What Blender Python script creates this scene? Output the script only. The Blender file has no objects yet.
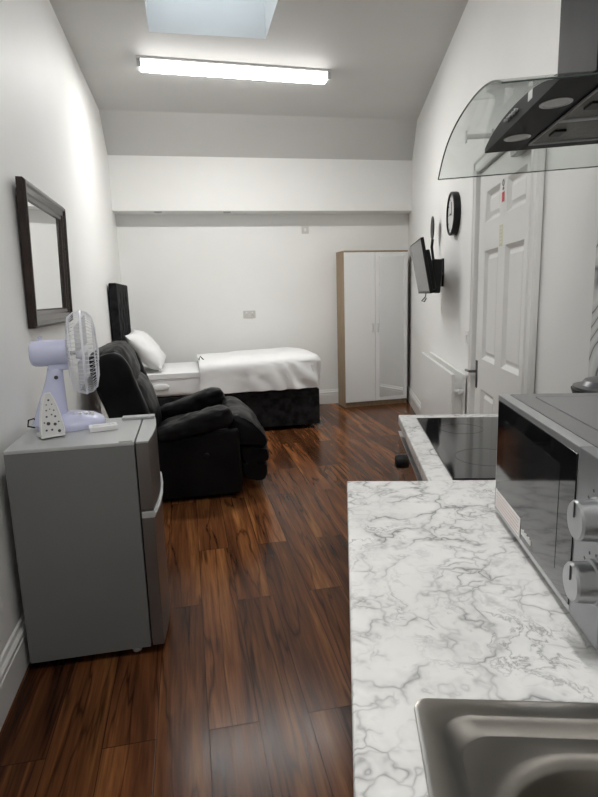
import bpy, bmesh, math, random
from mathutils import Vector, Matrix, noise
random.seed(4)
PI = math.pi
SC = bpy.context.scene
COL = SC.collection

# ------------------------------------------------------------------ camera, world, exposure
CAM_H = 1.40
F_PX, PITCH, ROLL, YAW, TH = 556.76, 0.183237, -0.029415, 0.194119, 0.276496
cp, sp, cy, sy = math.cos(PITCH), math.sin(PITCH), math.cos(YAW), math.sin(YAW)
fw = Vector((sy * cp, cy * cp, -sp)); rt = Vector((cy, -sy, 0)); up = rt.cross(fw)
r2 = math.cos(ROLL) * rt + math.sin(ROLL) * up
u2 = -math.sin(ROLL) * rt + math.cos(ROLL) * up
cam = bpy.data.cameras.new('camera'); camo = bpy.data.objects.new('camera', cam); COL.objects.link(camo)
M = Matrix((r2, u2, -fw)).transposed().to_4x4(); M.translation = Vector((0, 0, CAM_H)); camo.matrix_world = M
cam.sensor_fit = 'HORIZONTAL'; cam.sensor_width = 36.0; cam.lens = F_PX / 598 * 36.0
cam.clip_start = 0.02; SC.camera = camo
w = bpy.data.worlds.new('world'); SC.world = w; w.use_nodes = True
wb = w.node_tree.nodes['Background']; wb.inputs[0].default_value = (0.72, 0.80, 0.88, 1); wb.inputs[1].default_value = 4.5
LAMP = 80.0        # ceiling batten diffuser, visible
FILL_LAMP = 74.0        # unseen batten, added over the kitchen end to brighten the near walls
SC.view_settings.view_transform = 'Standard'; SC.view_settings.look = 'None'
SC.view_settings.exposure = 0.14; SC.view_settings.gamma = 1.0; SC.view_settings.use_curve_mapping = False

# ------------------------------------------------------------------ helpers
XL, YB, DR, ZC = -0.715, 6.93, 0.85, 3.27          # left wall, back wall, right wall (distance along its normal), ceiling
nR = Vector((math.cos(TH), -math.sin(TH), 0)); dR = Vector((math.sin(TH), math.cos(TH), 0))
def P(d, s, z=0.0): return nR * d + dR * s + Vector((0, 0, z))     # point in the right wall's own frame

class MB:
    """collects shapes into one mesh"""
    def __init__(self): self.bm = bmesh.new()
    def _merge(self, b, m=None):
        if m is not None: bmesh.ops.transform(b, matrix=m, verts=b.verts)
        me = bpy.data.meshes.new('t'); b.to_mesh(me); b.free(); self.bm.from_mesh(me); bpy.data.meshes.remove(me)
    def box(self, a, b, bev=0.0, seg=2, m=None):
        q = bmesh.new(); bmesh.ops.create_cube(q, size=1)
        a, b = Vector(a), Vector(b); c = (a + b) / 2; s = b - a
        bmesh.ops.transform(q, matrix=Matrix.Translation(c) @ Matrix.Diagonal((abs(s.x), abs(s.y), abs(s.z), 1)), verts=q.verts)
        if bev > 0: bmesh.ops.bevel(q, geom=q.edges[:], offset=bev, segments=seg, profile=0.6, affect='EDGES')
        self._merge(q, m); return self
    def lathe(self, prof, n=32, m=None, cap=True):
        q = bmesh.new(); rings = []
        for r, z in prof: rings.append([q.verts.new((r * math.cos(2 * PI * i / n), r * math.sin(2 * PI * i / n), z)) for i in range(n)])
        for k in range(len(rings) - 1):
            for i in range(n): q.faces.new((rings[k][i], rings[k][(i + 1) % n], rings[k + 1][(i + 1) % n], rings[k + 1][i]))
        if cap:
            q.faces.new(rings[0][::-1]); q.faces.new(rings[-1])
        self._merge(q, m); return self
    def tube(self, pts, r, n=8, m=None, closed=False, radii=None):
        pts = [Vector(p) for p in pts]; q = bmesh.new(); rings = []; N = len(pts); prev = None
        for i, p in enumerate(pts):
            if closed: t = pts[(i + 1) % N] - pts[i - 1]
            else: t = pts[min(i + 1, N - 1)] - pts[max(i - 1, 0)]
            t.normalize()
            if prev is None: prev = Vector((0, 0, 1)) if abs(t.z) < 0.9 else Vector((1, 0, 0))
            a = (prev - t * prev.dot(t)); a.normalize(); b = t.cross(a); prev = a
            rr = radii[i] if radii else r
            rings.append([q.verts.new(p + (a * math.cos(2 * PI * k / n) + b * math.sin(2 * PI * k / n)) * rr) for k in range(n)])
        for i in range(N if closed else N - 1):
            A, B = rings[i], rings[(i + 1) % N]
            for k in range(n): q.faces.new((A[k], A[(k + 1) % n], B[(k + 1) % n], B[k]))
        if not closed: q.faces.new(rings[0][::-1]); q.faces.new(rings[-1])
        self._merge(q, m); return self
    def prism(self, poly, ax, a, b, bev=0.0, seg=2, m=None):
        """poly: 2-D outline; ax: the axis it is pushed along (from a to b)"""
        def v(p, t):
            return {'x': (t, p[0], p[1]), 'y': (p[0], t, p[1]), 'z': (p[0], p[1], t)}[ax]
        q = bmesh.new()
        A = [q.verts.new(v(p, a)) for p in poly]; B = [q.verts.new(v(p, b)) for p in poly]; n = len(poly)
        q.faces.new(A[::-1]); q.faces.new(B)
        for i in range(n): q.faces.new((A[i], A[(i + 1) % n], B[(i + 1) % n], B[i]))
        bmesh.ops.recalc_face_normals(q, faces=q.faces[:])
        if bev > 0: bmesh.ops.bevel(q, geom=q.edges[:], offset=bev, segments=seg, profile=0.6, affect='EDGES')
        self._merge(q, m); return self
    def loops(self, ls, cap0=True, cap1=True, m=None):
        """skin a list of point loops (same count)"""
        q = bmesh.new(); R_ = [[q.verts.new(p) for p in l] for l in ls]; n = len(ls[0])
        for A, B in zip(R_, R_[1:]):
            for i in range(n): q.faces.new((A[i], A[(i + 1) % n], B[(i + 1) % n], B[i]))
        if cap0: q.faces.new(R_[0][::-1])
        if cap1: q.faces.new(R_[-1])
        self._merge(q, m); return self
    def cushion(self, c, h, p=3.0, n=28, rot=None, wr=0.0, ws=6.0, seed=0, fn=None):
        """superellipsoid pad of half sizes h, with soft wrinkles"""
        q = bmesh.new(); bmesh.ops.create_cube(q, size=2); bmesh.ops.subdivide_edges(q, edges=q.edges[:], cuts=n, use_grid_fill=True)
        for v in q.verts:
            d = v.co.normalized()
            k = (abs(d.x) ** p + abs(d.y) ** p + abs(d.z) ** p) ** (-1 / p)
            co = d * k; nn = d
            co = Vector((co.x * h[0], co.y * h[1], co.z * h[2]))
            if fn: co = fn(co)
            if wr: co += nn * wr * noise.fractal(co * ws + Vector((seed, 0, 0)), 0.8, 2.2, 3)
            v.co = co
        m = Matrix.Translation(Vector(c)) @ (rot.to_4x4() if rot else Matrix())
        self._merge(q, m); return self
    def faces(self, polys):
        q = bmesh.new()
        for p in polys: q.faces.new([q.verts.new(c) for c in p])
        self._merge(q); return self
    def build(self, name, mat, parent=None, loc=None, rotz=0.0, smooth=35, origin=None):
        bmesh.ops.remove_doubles(self.bm, verts=self.bm.verts, dist=1e-6)
        bmesh.ops.recalc_face_normals(self.bm, faces=self.bm.faces[:])
        if origin is not None: bmesh.ops.translate(self.bm, verts=self.bm.verts, vec=-Vector(origin))
        me = bpy.data.meshes.new(name); self.bm.to_mesh(me); self.bm.free()
        for p in me.polygons: p.use_smooth = smooth > 0
        if smooth > 0: me.set_sharp_from_angle(angle=math.radians(smooth))
        me.materials.append(mat)
        o = bpy.data.objects.new(name, me); COL.objects.link(o)
        if 0 < smooth <= 40:
            wn = o.modifiers.new('normals', 'WEIGHTED_NORMAL'); wn.keep_sharp = True; wn.weight = 90
        if parent: o.parent = parent
        if loc is not None: o.location = loc
        elif origin is not None: o.location = origin
        o.rotation_euler.z = rotz
        return o

def thing(name, label, cat, loc=(0, 0, 0), rotz=0.0, group=None):
    o = bpy.data.objects.new(name, None); o.empty_display_size = 0.05; COL.objects.link(o)
    o.location = loc; o.rotation_euler.z = rotz
    return tag(o, label, cat, group)
def tag(o, label, cat, group=None):
    o['label'] = label; o['category'] = cat
    if group: o['group'] = group
    return o
def struct(o): o['kind'] = 'structure'; return o

def rrect(x0, x1, y0, y1, r, z, n=8):
    out = []
    for cx, cy_, a0 in ((x1 - r, y1 - r, 0), (x0 + r, y1 - r, PI / 2), (x0 + r, y0 + r, PI), (x1 - r, y0 + r, 1.5 * PI)):
        for i in range(n + 1):
            a = a0 + PI / 2 * i / n; out.append((cx + r * math.cos(a), cy_ + r * math.sin(a), z))
    return out
RX = Matrix.Rotation(PI / 2, 4, 'X'); RY = Matrix.Rotation(PI / 2, 4, 'Y')
T = Matrix.Translation

# ------------------------------------------------------------------ materials
def mat(name, col, rough=0.5, metal=0.0, spec=0.5, emit=0, coat=0.0):
    m = bpy.data.materials.new(name); m.use_nodes = True; b = m.node_tree.nodes['Principled BSDF']
    b.inputs['Base Color'].default_value = (*col, 1); b.inputs['Roughness'].default_value = rough
    b.inputs['Metallic'].default_value = metal; b.inputs['Specular IOR Level'].default_value = spec
    b.inputs['Coat Weight'].default_value = coat
    if emit: b.inputs['Emission Color'].default_value = (1, 0.985, 0.96, 1); b.inputs['Emission Strength'].default_value = emit
    return m
class NT:
    def __init__(self, m): self.t = m.node_tree; self.b = self.t.nodes['Principled BSDF']
    def n(self, ty, **kw):
        o = self.t.nodes.new(ty)
        for k, v in kw.items(): setattr(o, k, v)
        return o
    def l(self, a, b): self.t.links.new(a, b)
    def val(self, sock, v):
        if hasattr(v, 'is_output'): self.l(v, sock)
        else: sock.default_value = v
    def math(self, op, a, b=None, c=None, clamp=False):
        o = self.n('ShaderNodeMath', operation=op, use_clamp=clamp); self.val(o.inputs[0], a)
        if b is not None: self.val(o.inputs[1], b)
        if c is not None: self.val(o.inputs[2], c)
        return o.outputs[0]
    def noise(self, vec, scale, detail=3, rough=0.5, dist=0.0):
        o = self.n('ShaderNodeTexNoise'); self.l(vec, o.inputs['Vector'])
        o.inputs['Scale'].default_value = scale; o.inputs['Detail'].default_value = detail
        o.inputs['Roughness'].default_value = rough; o.inputs['Distortion'].default_value = dist
        return o
    def ramp(self, fac, stops):
        o = self.n('ShaderNodeValToRGB'); self.l(fac, o.inputs[0]); e = o.color_ramp.elements
        while len(e) < len(stops): e.new(0.5)
        for i, (p, c) in enumerate(stops):
            e[i].position = p; e[i].color = (*c, 1) if len(c) == 3 else c
        return o.outputs[0]
    def mix(self, f, a, b, ty='MIX'):
        o = self.n('ShaderNodeMix', data_type='RGBA', blend_type=ty)
        self.val(o.inputs[0], f)
        for i, v in ((6, a), (7, b)):
            if hasattr(v, 'is_output'): self.l(v, o.inputs[i])
            else: o.inputs[i].default_value = (*v, 1)
        return o.outputs[2]
    def coord(self, which='Object', scale=(1, 1, 1), rot=(0, 0, 0)):
        c = self.n('ShaderNodeTexCoord'); mp = self.n('ShaderNodeMapping')
        mp.inputs['Scale'].default_value = scale; mp.inputs['Rotation'].default_value = rot
        self.l(c.outputs[which], mp.inputs['Vector']); return mp.outputs[0]
    def bump(self, h, strength=0.2, dist=0.01):
        o = self.n('ShaderNodeBump'); o.inputs['Strength'].default_value = strength; o.inputs['Distance'].default_value = dist
        self.l(h, o.inputs['Height']); self.l(o.outputs[0], self.b.inputs['Normal'])
    def base(self, c): self.l(c, self.b.inputs['Base Color'])

def noisy(name, c1, c2, scale=3, rough=0.5, metal=0.0, bump=0.0, bscale=60, bdist=0.002, spec=0.5, stretch=(1, 1, 1), coat=0.0):
    m = mat(name, c1, rough, metal, spec, coat=coat); t = NT(m); v = t.coord('Object', stretch)
    f = t.noise(v, scale, 4).outputs['Fac']
    t.base(t.ramp(f, [(0.35, c1), (0.65, c2)]))
    if bump: t.bump(t.noise(v, bscale, 3).outputs['Fac'], bump, bdist)
    return m

m_wall = noisy('wall_paint', (0.865, 0.865, 0.845), (0.895, 0.895, 0.88), 1.2, 0.55, bump=0.05, bscale=120)
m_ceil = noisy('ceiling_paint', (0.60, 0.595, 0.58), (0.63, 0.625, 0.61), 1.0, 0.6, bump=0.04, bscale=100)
m_gloss = mat('white_gloss_paint', (0.82, 0.82, 0.80), 0.28)
m_plastic_w = mat('white_plastic', (0.80, 0.80, 0.80), 0.35)
m_switch = mat('socket_plastic', (0.62, 0.61, 0.58), 0.35)
m_black = mat('black_plastic', (0.006, 0.006, 0.0065), 0.45, 0, 0.25)
m_blackgloss = mat('black_gloss', (0.008, 0.008, 0.009), 0.06)
m_chrome = mat('chrome', (0.75, 0.75, 0.76), 0.15, 1.0)
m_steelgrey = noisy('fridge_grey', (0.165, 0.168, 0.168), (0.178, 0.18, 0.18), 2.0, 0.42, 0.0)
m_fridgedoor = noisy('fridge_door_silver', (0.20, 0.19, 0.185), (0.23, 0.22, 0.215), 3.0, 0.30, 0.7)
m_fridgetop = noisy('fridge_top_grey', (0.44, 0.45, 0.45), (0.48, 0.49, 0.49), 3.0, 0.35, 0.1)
m_silver = mat('silver_plastic', (0.50, 0.51, 0.52), 0.3, 0.6)
m_dial = mat('dial_silver', (0.36, 0.37, 0.38), 0.28, 0.7)
m_fan = mat('lilac_plastic', (0.63, 0.65, 0.85), 0.25)
m_fanwire = mat('fan_guard_white', (0.80, 0.81, 0.86), 0.35)
m_leather = noisy('black_leather', (0.005, 0.005, 0.0055), (0.010, 0.010, 0.011), 5, 0.40, bump=0.35, bscale=45, bdist=0.004, spec=0.12)
m_velvet = noisy('black_crushed_velvet', (0.004, 0.004, 0.0045), (0.022, 0.022, 0.023), 16, 0.8, spec=0.15, bump=0.4, bscale=25, bdist=0.004)
m_sheet = noisy('white_cotton', (0.82, 0.82, 0.82), (0.86, 0.86, 0.85), 4, 0.8, bump=0.1, bscale=30)
m_oak = noisy('oak_veneer', (0.27, 0.19, 0.115), (0.36, 0.26, 0.165), 6, 0.5, stretch=(10, 10, 0.7))
m_darkwood = noisy('mahogany', (0.010, 0.005, 0.004), (0.026, 0.010, 0.006), 3, 0.22, stretch=(6, 6, .6))
m_mirror = mat('mirror_glass', (0.82, 0.83, 0.83), 0.02, 1.0)
m_metal = noisy('brushed_sink_steel', (0.32, 0.30, 0.275), (0.34, 0.32, 0.295), 4, 0.28, 1.0, stretch=(1, 6, 1))
m_dark_metal = noisy('hood_black', (0.010, 0.010, 0.0105), (0.018, 0.018, 0.019), 5, 0.5, 0.0, spec=0.07)
m_filter = noisy('filter_mesh', (0.085, 0.082, 0.075), (0.13, 0.127, 0.12), 180, 0.5, 0.5)
m_red = mat('red_ink', (0.60, 0.03, 0.04), 0.5)
m_ink = mat('dark_ink', (0.06, 0.06, 0.06), 0.5)
m_yellow = mat('pale_yellow_label', (0.66, 0.66, 0.44), 0.5)
m_clockface = mat('clock_face', (0.72, 0.73, 0.72), 0.3)
m_screen = mat('tv_screen', (0.02, 0.02, 0.022), 0.08, 0, 0.9)
m_frost = mat('lamp_lens', (0.36, 0.36, 0.345), 0.3)
m_lamp = mat('batten_diffuser', (0.9, 0.9, 0.9), 0.4, emit=LAMP)
m_lampside = mat('batten_side', (0.9, 0.9, 0.9), 0.4, emit=6.0)
m_fill_lamp = mat('fill_batten_diffuser', (0.9, 0.9, 0.9), 0.4, emit=FILL_LAMP)
m_pan_lid = mat('pan_lid', (0.10, 0.10, 0.105), 0.3, 0.6)
m_cabinet = mat('cabinet_white', (0.70, 0.70, 0.69), 0.35)

def glass(name, tint, rough=0.0, body=0.08):
    m = bpy.data.materials.new(name); m.use_nodes = True; t = m.node_tree; t.nodes.clear()
    o = t.nodes.new('ShaderNodeOutputMaterial'); tr = t.nodes.new('ShaderNodeBsdfTransparent'); gl = t.nodes.new('ShaderNodeBsdfGlossy')
    mx = t.nodes.new('ShaderNodeMixShader'); lw = t.nodes.new('ShaderNodeLayerWeight'); lw.inputs[0].default_value = 0.5
    pw = t.nodes.new('ShaderNodeMath'); pw.operation = 'POWER'; t.links.new(lw.outputs['Facing'], pw.inputs[0]); pw.inputs[1].default_value = 5.0
    fr = t.nodes.new('ShaderNodeMath'); fr.operation = 'MULTIPLY_ADD'; t.links.new(pw.outputs[0], fr.inputs[0]); fr.inputs[1].default_value = 0.9; fr.inputs[2].default_value = 0.025
    tr.inputs[0].default_value = (*tint, 1); gl.inputs['Roughness'].default_value = rough
    t.links.new(fr.outputs[0], mx.inputs[0]); t.links.new(tr.outputs[0], mx.inputs[1]); t.links.new(gl.outputs[0], mx.inputs[2])
    t.links.new(mx.outputs[0], o.inputs[0]); return m
m_glass = glass('hood_glass', (0.90, 0.92, 0.91))
m_pane = glass('window_glass', (0.95, 0.97, 0.98))
m_edge = mat('glass_edge', (0.05, 0.07, 0.065), 0.1)

# floor: dark walnut laminate, boards along the room
def floor_mat():
    m = mat('walnut_laminate', (0.1, 0.05, 0.03), 0.3, 0, 0.15); t = NT(m)
    c = t.n('ShaderNodeTexCoord'); s = t.n('ShaderNodeSeparateXYZ'); t.l(c.outputs['Object'], s.inputs[0])
    u = t.math('DIVIDE', t.math('ADD', s.outputs[0], 0.013), 0.168)
    k = t.math('FLOOR', u); fu = t.math('SUBTRACT', u, k)
    odd = t.math('FLOORED_MODULO', k, 2.0)
    v = t.math('DIVIDE', t.math('SUBTRACT', t.math('SUBTRACT', s.outputs[1], 1.64), t.math('MULTIPLY', odd, 0.78)), 1.35)
    kv = t.math('FLOOR', v); fv = t.math('SUBTRACT', v, kv)
    cb = t.n('ShaderNodeCombineXYZ'); t.l(k, cb.inputs[0]); t.l(kv, cb.inputs[1])
    wn = t.n('ShaderNodeTexWhiteNoise', noise_dimensions='3D'); t.l(cb.outputs[0], wn.inputs['Vector'])
    # grain coordinates: shifted per board
    off = t.n('ShaderNodeVectorMath', operation='MULTIPLY_ADD'); t.l(wn.outputs['Color'], off.inputs[0])
    off.inputs[1].default_value = (7, 9, 5); t.l(c.outputs['Object'], off.inputs[2])
    mp = t.n('ShaderNodeMapping'); mp.inputs['Scale'].default_value = (6.5, 0.45, 1); t.l(off.outputs[0], mp.inputs[0])
    n1 = t.noise(mp.outputs[0], 1.5, 5, 0.55, 0.5).outputs['Fac']
    mp2 = t.n('ShaderNodeMapping'); mp2.inputs['Scale'].default_value = (48, 2.0, 1); t.l(off.outputs[0], mp2.inputs[0])
    n2 = t.noise(mp2.outputs[0], 1.6, 3, 0.6, 0.4).outputs['Fac']
    base = t.ramp(n1, [(0.28, (0.034, 0.014, 0.007)), (0.42, (0.110, 0.042, 0.017)), (0.57, (0.185, 0.074, 0.027)), (0.74, (0.33, 0.150, 0.050))])
    # dark ridged streaks
    st = t.math('ABSOLUTE', t.math('SUBTRACT', t.noise(mp.outputs[0], 1.6, 3, 0.5, 0.35).outputs['Fac'], 0.5))
    stk = t.ramp(st, [(0.0, (0.22, 0.20, 0.20)), (0.012, (0.55, 0.53, 0.53)), (0.03, (1, 1, 1))])
    col = t.mix(0.8, base, stk, 'MULTIPLY')
    fine = t.ramp(n2, [(0.3, (0.62, 0.60, 0.60)), (0.7, (1.20, 1.19, 1.18))]); col = t.mix(1.0, col, fine, 'MULTIPLY')
    tone = t.ramp(wn.outputs['Value'], [(0.0, (0.66, 0.62, 0.60)), (0.5, (1, 0.95, 0.92)), (1.0, (1.38, 1.34, 1.25))])
    col = t.mix(1.0, col, tone, 'MULTIPLY')
    # joints
    ju = t.math('MINIMUM', fu, t.math('SUBTRACT', 1.0, fu)); jv = t.math('MINIMUM', fv, t.math('SUBTRACT', 1.0, fv))
    j = t.math('MINIMUM', t.math('DIVIDE', ju, 0.014), t.math('DIVIDE', jv, 0.0020), clamp=True)
    col = t.mix(j, (0.014, 0.007, 0.004), col); t.base(col)
    rg = t.ramp(n2, [(0.2, (0.17,) * 3), (0.8, (0.27,) * 3)]); t.l(rg, t.b.inputs['Roughness'])
    t.bump(t.math('ADD', j, t.math('MULTIPLY', n2, 0.25)), 0.12, 0.002)
    return m
m_floor = floor_mat()

def marble_mat():
    m = mat('marble_laminate', (0.8, 0.8, 0.79), 0.22); t = NT(m)
    v = t.coord('Object', (1, 1, 1), (0, 0, 0.75))
    wob = t.noise(v, 6, 4, 0.6)
    ad = t.n('ShaderNodeVectorMath', operation='MULTIPLY_ADD'); t.l(wob.outputs['Color'], ad.inputs[0]); ad.inputs[1].default_value = (0.20, 0.20, 0.20); t.l(v, ad.inputs[2])
    mp = t.n('ShaderNodeMapping'); mp.inputs['Scale'].default_value = (1.0, 0.62, 1); t.l(ad.outputs[0], mp.inputs[0])
    def veins(scale, w):
        vo = t.n('ShaderNodeTexVoronoi', feature='DISTANCE_TO_EDGE'); vo.inputs['Scale'].default_value = scale; t.l(mp.outputs[0], vo.inputs['Vector'])
        return t.ramp(vo.outputs['Distance'], [(0.0, (0.95,) * 3), (0.016 * w, (0.6,) * 3), (0.05 * w, (0.24,) * 3), (0.19 * w, (0, 0, 0))])
    msk = t.ramp(t.noise(v, 7.0, 3, 0.6).outputs['Fac'], [(0.43, (0.03,) * 3), (0.60, (1, 1, 1))])
    msk2 = t.ramp(t.noise(v, 9.0, 3, 0.6, 0.5).outputs['Fac'], [(0.46, (0.0,) * 3), (0.66, (0.9,) * 3)])
    blot = t.ramp(t.noise(ad.outputs[0], 11, 4, 0.65).outputs['Fac'], [(0.56, (0, 0, 0)), (0.74, (0.55,) * 3)])
    a = t.math('MAXIMUM', t.math('MULTIPLY', veins(10.5, 1.0), msk), t.math('MAXIMUM', t.math('MULTIPLY', veins(25, 1.6), msk2), blot))
    rid = t.math('ABSOLUTE', t.math('SUBTRACT', t.noise(ad.outputs[0], 15, 5, 0.6).outputs['Fac'], 0.5))
    b = t.math('MULTIPLY', t.ramp(rid, [(0.0, (0.75,) * 3), (0.018, (0.25,) * 3), (0.05, (0, 0, 0))]), t.ramp(t.noise(v, 4.2, 2).outputs['Fac'], [(0.45, (0, 0, 0)), (0.64, (1, 1, 1))]))
    cl = t.ramp(t.noise(v, 3.5, 4).outputs['Fac'], [(0.35, (0.80, 0.80, 0.79)), (0.65, (0.88, 0.88, 0.87))])
    tot = t.math('MAXIMUM', a, b)
    t.base(t.mix(t.math('MULTIPLY', tot, 0.9), cl, (0.13, 0.13, 0.14)))
    return m
m_marble = marble_mat()

def wallpaper_mat():
    m = mat('wave_wallpaper', (0.7, 0.7, 0.69), 0.4); t = NT(m); v = t.coord('Object', (1, 1, 1))
    ns = t.noise(v, 2.2, 1.5, 0.4, 0.3).outputs['Fac']
    sx = t.n('ShaderNodeSeparateXYZ'); t.l(v, sx.inputs[0])
    f = t.math('FRACT', t.math('ADD', t.math('MULTIPLY', ns, 14.0), t.math('MULTIPLY', sx.outputs[2], 15.0)))
    e = t.math('ABSOLUTE', t.math('SUBTRACT', f, 0.5))
    t.base(t.ramp(e, [(0.0, (0.10,) * 3), (0.05, (0.33,) * 3), (0.11, (0.62, 0.62, 0.61)), (0.5, (0.78, 0.78, 0.77))]))
    t.bump(e, 0.3, 0.01); return m
m_wallpaper = wallpaper_mat()

# ------------------------------------------------------------------ room shell
Y0, YC, YS = -1.6, 6.23, 6.65            # wall behind the camera, ceiling break, beam face
ZK, ZS = 2.945, 2.37                     # beam top, soffit
def rx(y): return (DR + y * math.sin(TH)) / math.cos(TH)          # x of the right wall's inner face at depth y
TK = 0.12
MB().prism([(XL - TK, Y0 - TK), (rx(Y0) + .15, Y0 - TK), (rx(YB) + .2, YB + TK), (XL - TK, YB + TK)], 'z', -0.12, 0.0).build('floor', m_floor, smooth=0)
struct(bpy.data.objects['floor'])
struct(MB().box((XL - TK, Y0, 0), (XL, YB, ZC + 0.05)).build('wall_left', m_wall, smooth=0))
struct(MB().box((XL - TK, YB, 0), (rx(YB) + .15, YB + TK, ZC + .05)).build('wall_back', m_wall, smooth=0))
struct(MB().box((XL - TK, Y0 - TK, 0), (rx(Y0) + .15, Y0, ZC + .05)).build('wall_front', m_wall, smooth=0))
# right wall, running at an angle to the left one
s_lo = (Y0 + DR * math.sin(TH)) / math.cos(TH) - .1; s_hi = (YB + DR * math.sin(TH)) / math.cos(TH) + .15
RW = MB().box((0, s_lo, 0), (TK, 2.625, ZC + .05)).box((0, 3.625, 0), (TK, s_hi, ZC + .05)).box((0, 2.625, 2.09), (TK, 3.625, ZC + .05)).build('wall_right', m_wall, loc=P(DR, 0), rotz=-TH, smooth=0)
struct(RW)
MB().box((-0.004, s_lo + .1, 0.0), (0.0, 1.99, ZC)).build('wallpaper', m_wallpaper, RW, smooth=0)
# ceiling with roof-light opening and the sloped strip at the back
SX0, SX1, SY0, SY1 = -0.128, 0.71, 3.25, 4.48
cm = MB()
zt = ZC + 0.04
xr0, xr1 = rx(Y0) + .12, rx(YC) + .12
def xr(y): return rx(y) + .12
cm.prism([(XL - .05, Y0 - .05), (xr(Y0), Y0 - .05), (xr(SY0), SY0), (XL - .05, SY0)], 'z', ZC, zt)
cm.prism([(XL - .05, SY1), (xr(SY1), SY1), (xr(YC), YC), (XL - .05, YC)], 'z', ZC, zt)
cm.prism([(XL - .05, SY0), (SX0, SY0), (SX0, SY1), (XL - .05, SY1)], 'z', ZC, zt)
cm.prism([(SX1, SY0), (xr(SY0), SY0), (xr(SY1), SY1), (SX1, SY1)], 'z', ZC, zt)
# sloped strip
q = [(YC, ZC), (YS + .02, ZK - .015), (YS + .02, ZK + .05), (YC, zt)]
cm.loops([[(XL - .05, a, b) for a, b in q], [(xr(YS), a, b) for a, b in q]])
# light shaft sides
for a, b in (((SX0 - .03, SY0 - .03, zt), (SX0, SY1 + .03, ZC + .6)), ((SX1, SY0 - .03, zt), (SX1 + .03, SY1 + .03, ZC + .6)),
             ((SX0, SY0 - .03, zt), (SX1, SY0, ZC + .6)), ((SX0, SY1, zt), (SX1, SY1 + .03, ZC + .6))): cm.box(a, b)
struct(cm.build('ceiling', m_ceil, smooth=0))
# beam across the back
struct(MB().prism([(XL, YS), (rx(YS), YS), (rx(YB), YB), (XL, YB)], 'z', ZS, ZK).build('trim_1', m_wall, smooth=0))
# roof window
wf = struct(MB().box((SX0 - .03, SY0 - .03, ZC + .6), (SX1 + .03, SY0 + .05, ZC + .66)).box((SX0 - .03, SY1 - .05, ZC + .6), (SX1 + .03, SY1 + .03, ZC + .66))
    .box((SX0 - .03, SY0 + .05, ZC + .6), (SX0 + .05, SY1 - .05, ZC + .66)).box((SX1 - .05, SY0 + .05, ZC + .6), (SX1 + .03, SY1 - .05, ZC + .66)).build('window_1', m_gloss, smooth=0))
MB().box((SX0 + .05, SY0 + .05, ZC + .625), (SX1 - .05, SY1 - .05, ZC + .635)).build('pane', m_pane, wf, smooth=0)
# baseboards: moulded profile (depth, height)
BP = [(0, 0), (.02, 0), (.02, .125), (.017, .13), (.017, .138), (.02, .142), (.019, .150), (.010, .163), (.007, .178), (0, .185)]
struct(MB().prism([(XL + a, z) for a, z in BP], 'y', Y0, YB).build('baseboard_left', m_gloss, smooth=0))
struct(MB().prism([(YB - a, z) for a, z in BP], 'x', XL + .02, rx(YB) - .03).build('baseboard_back', m_gloss, smooth=0))
struct(MB().prism([(-a, z) for a, z in BP], 'y', 3.86, s_hi - .21).build('baseboard_right', m_gloss, loc=P(DR, 0), rotz=-TH, smooth=0))

# ------------------------------------------------------------------ door
door = struct(MB().box((-.004, 2.63, .006), (.0, 3.62, 2.085)).build('door_1', m_gloss, loc=P(DR + .020, 0), rotz=-TH, smooth=0))
# leaf with six sunk panels
pans = []
rows = [(.20, .80), (.985, 1.625), (1.785, 1.955)]
cols = [(2.735, 3.045), (3.175, 3.465)]
lf = MB(); dth = .03
ys = [2.63, cols[0][0], cols[0][1], cols[1][0], cols[1][1], 3.62]; zs = [.006, rows[0][0], rows[0][1], rows[1][0], rows[1][1], rows[2][0], rows[2][1], 2.085]
for i in range(5):
    for k in range(7):
        if i in (1, 3) and k in (1, 3, 5):
            y0, y1, z0, z1 = ys[i], ys[i + 1], zs[k], zs[k + 1]
            def rc(g, x): return [(x, y0 + g, z0 + g), (x, y1 - g, z0 + g), (x, y1 - g, z1 - g), (x, y0 + g, z1 - g)]
            lf.loops([rc(0, -dth), rc(.004, -dth + .004), rc(.022, -dth + .020), rc(.030, -dth + .020), rc(.050, -dth + .010)], cap0=False)
        else:
            lf.faces([[(-dth, ys[i], zs[k]), (-dth, ys[i + 1], zs[k]), (-dth, ys[i + 1], zs[k + 1]), (-dth, ys[i], zs[k + 1])]])
lf.faces([[(-dth, ys[0], zs[0]), (0, ys[0], zs[0]), (0, ys[0], zs[-1]), (-dth, ys[0], zs[-1])], [(-dth, ys[-1], zs[0]), (0, ys[-1], zs[0]), (0, ys[-1], zs[-1]), (-dth, ys[-1], zs[-1])]])
lf.build('leaf', m_gloss, door, smooth=0)
# architrave: moulded frame with mitred corners
fr = MB()
prof = [(.0, -.001), (.0, -.028), (.012, -.034), (.020, -.034), (.026, -.026), (.060, -.022), (.068, -.030), (.085, -.030), (.092, -.020), (.092, -.001)]
def frame_loop(y, z): return None
L1, L2, L3, L4 = [], [], [], []
for g, x in prof:
    x -= .024
    L1.append((x, 2.615 - g, 0)); L2.append((x, 2.615 - g, 2.095 + g)); L3.append((x, 3.64 + g, 2.095 + g)); L4.append((x, 3.64 + g, 0))
fr.loops([L1, L2, L3, L4]); fr.build('architrave', m_gloss, door, smooth=0)
MB().box((-.036, 3.558, .79), (-.030, 3.592, .965), .002).build('handle_plate', mat('pewter', (.10, .10, .105), .3, .9), door)
hp = MB().tube([(-.03, 3.575, .895), (-.075, 3.575, .895)], .009, 10); hp.tube([(-.075, 3.572, .895), (-.078, 3.62, .893), (-.074, 3.69, .888)], .008, 10)
hp.build('lever_handle', mat('pewter_lever', (.16, .16, .165), .25, .9), door)
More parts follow.
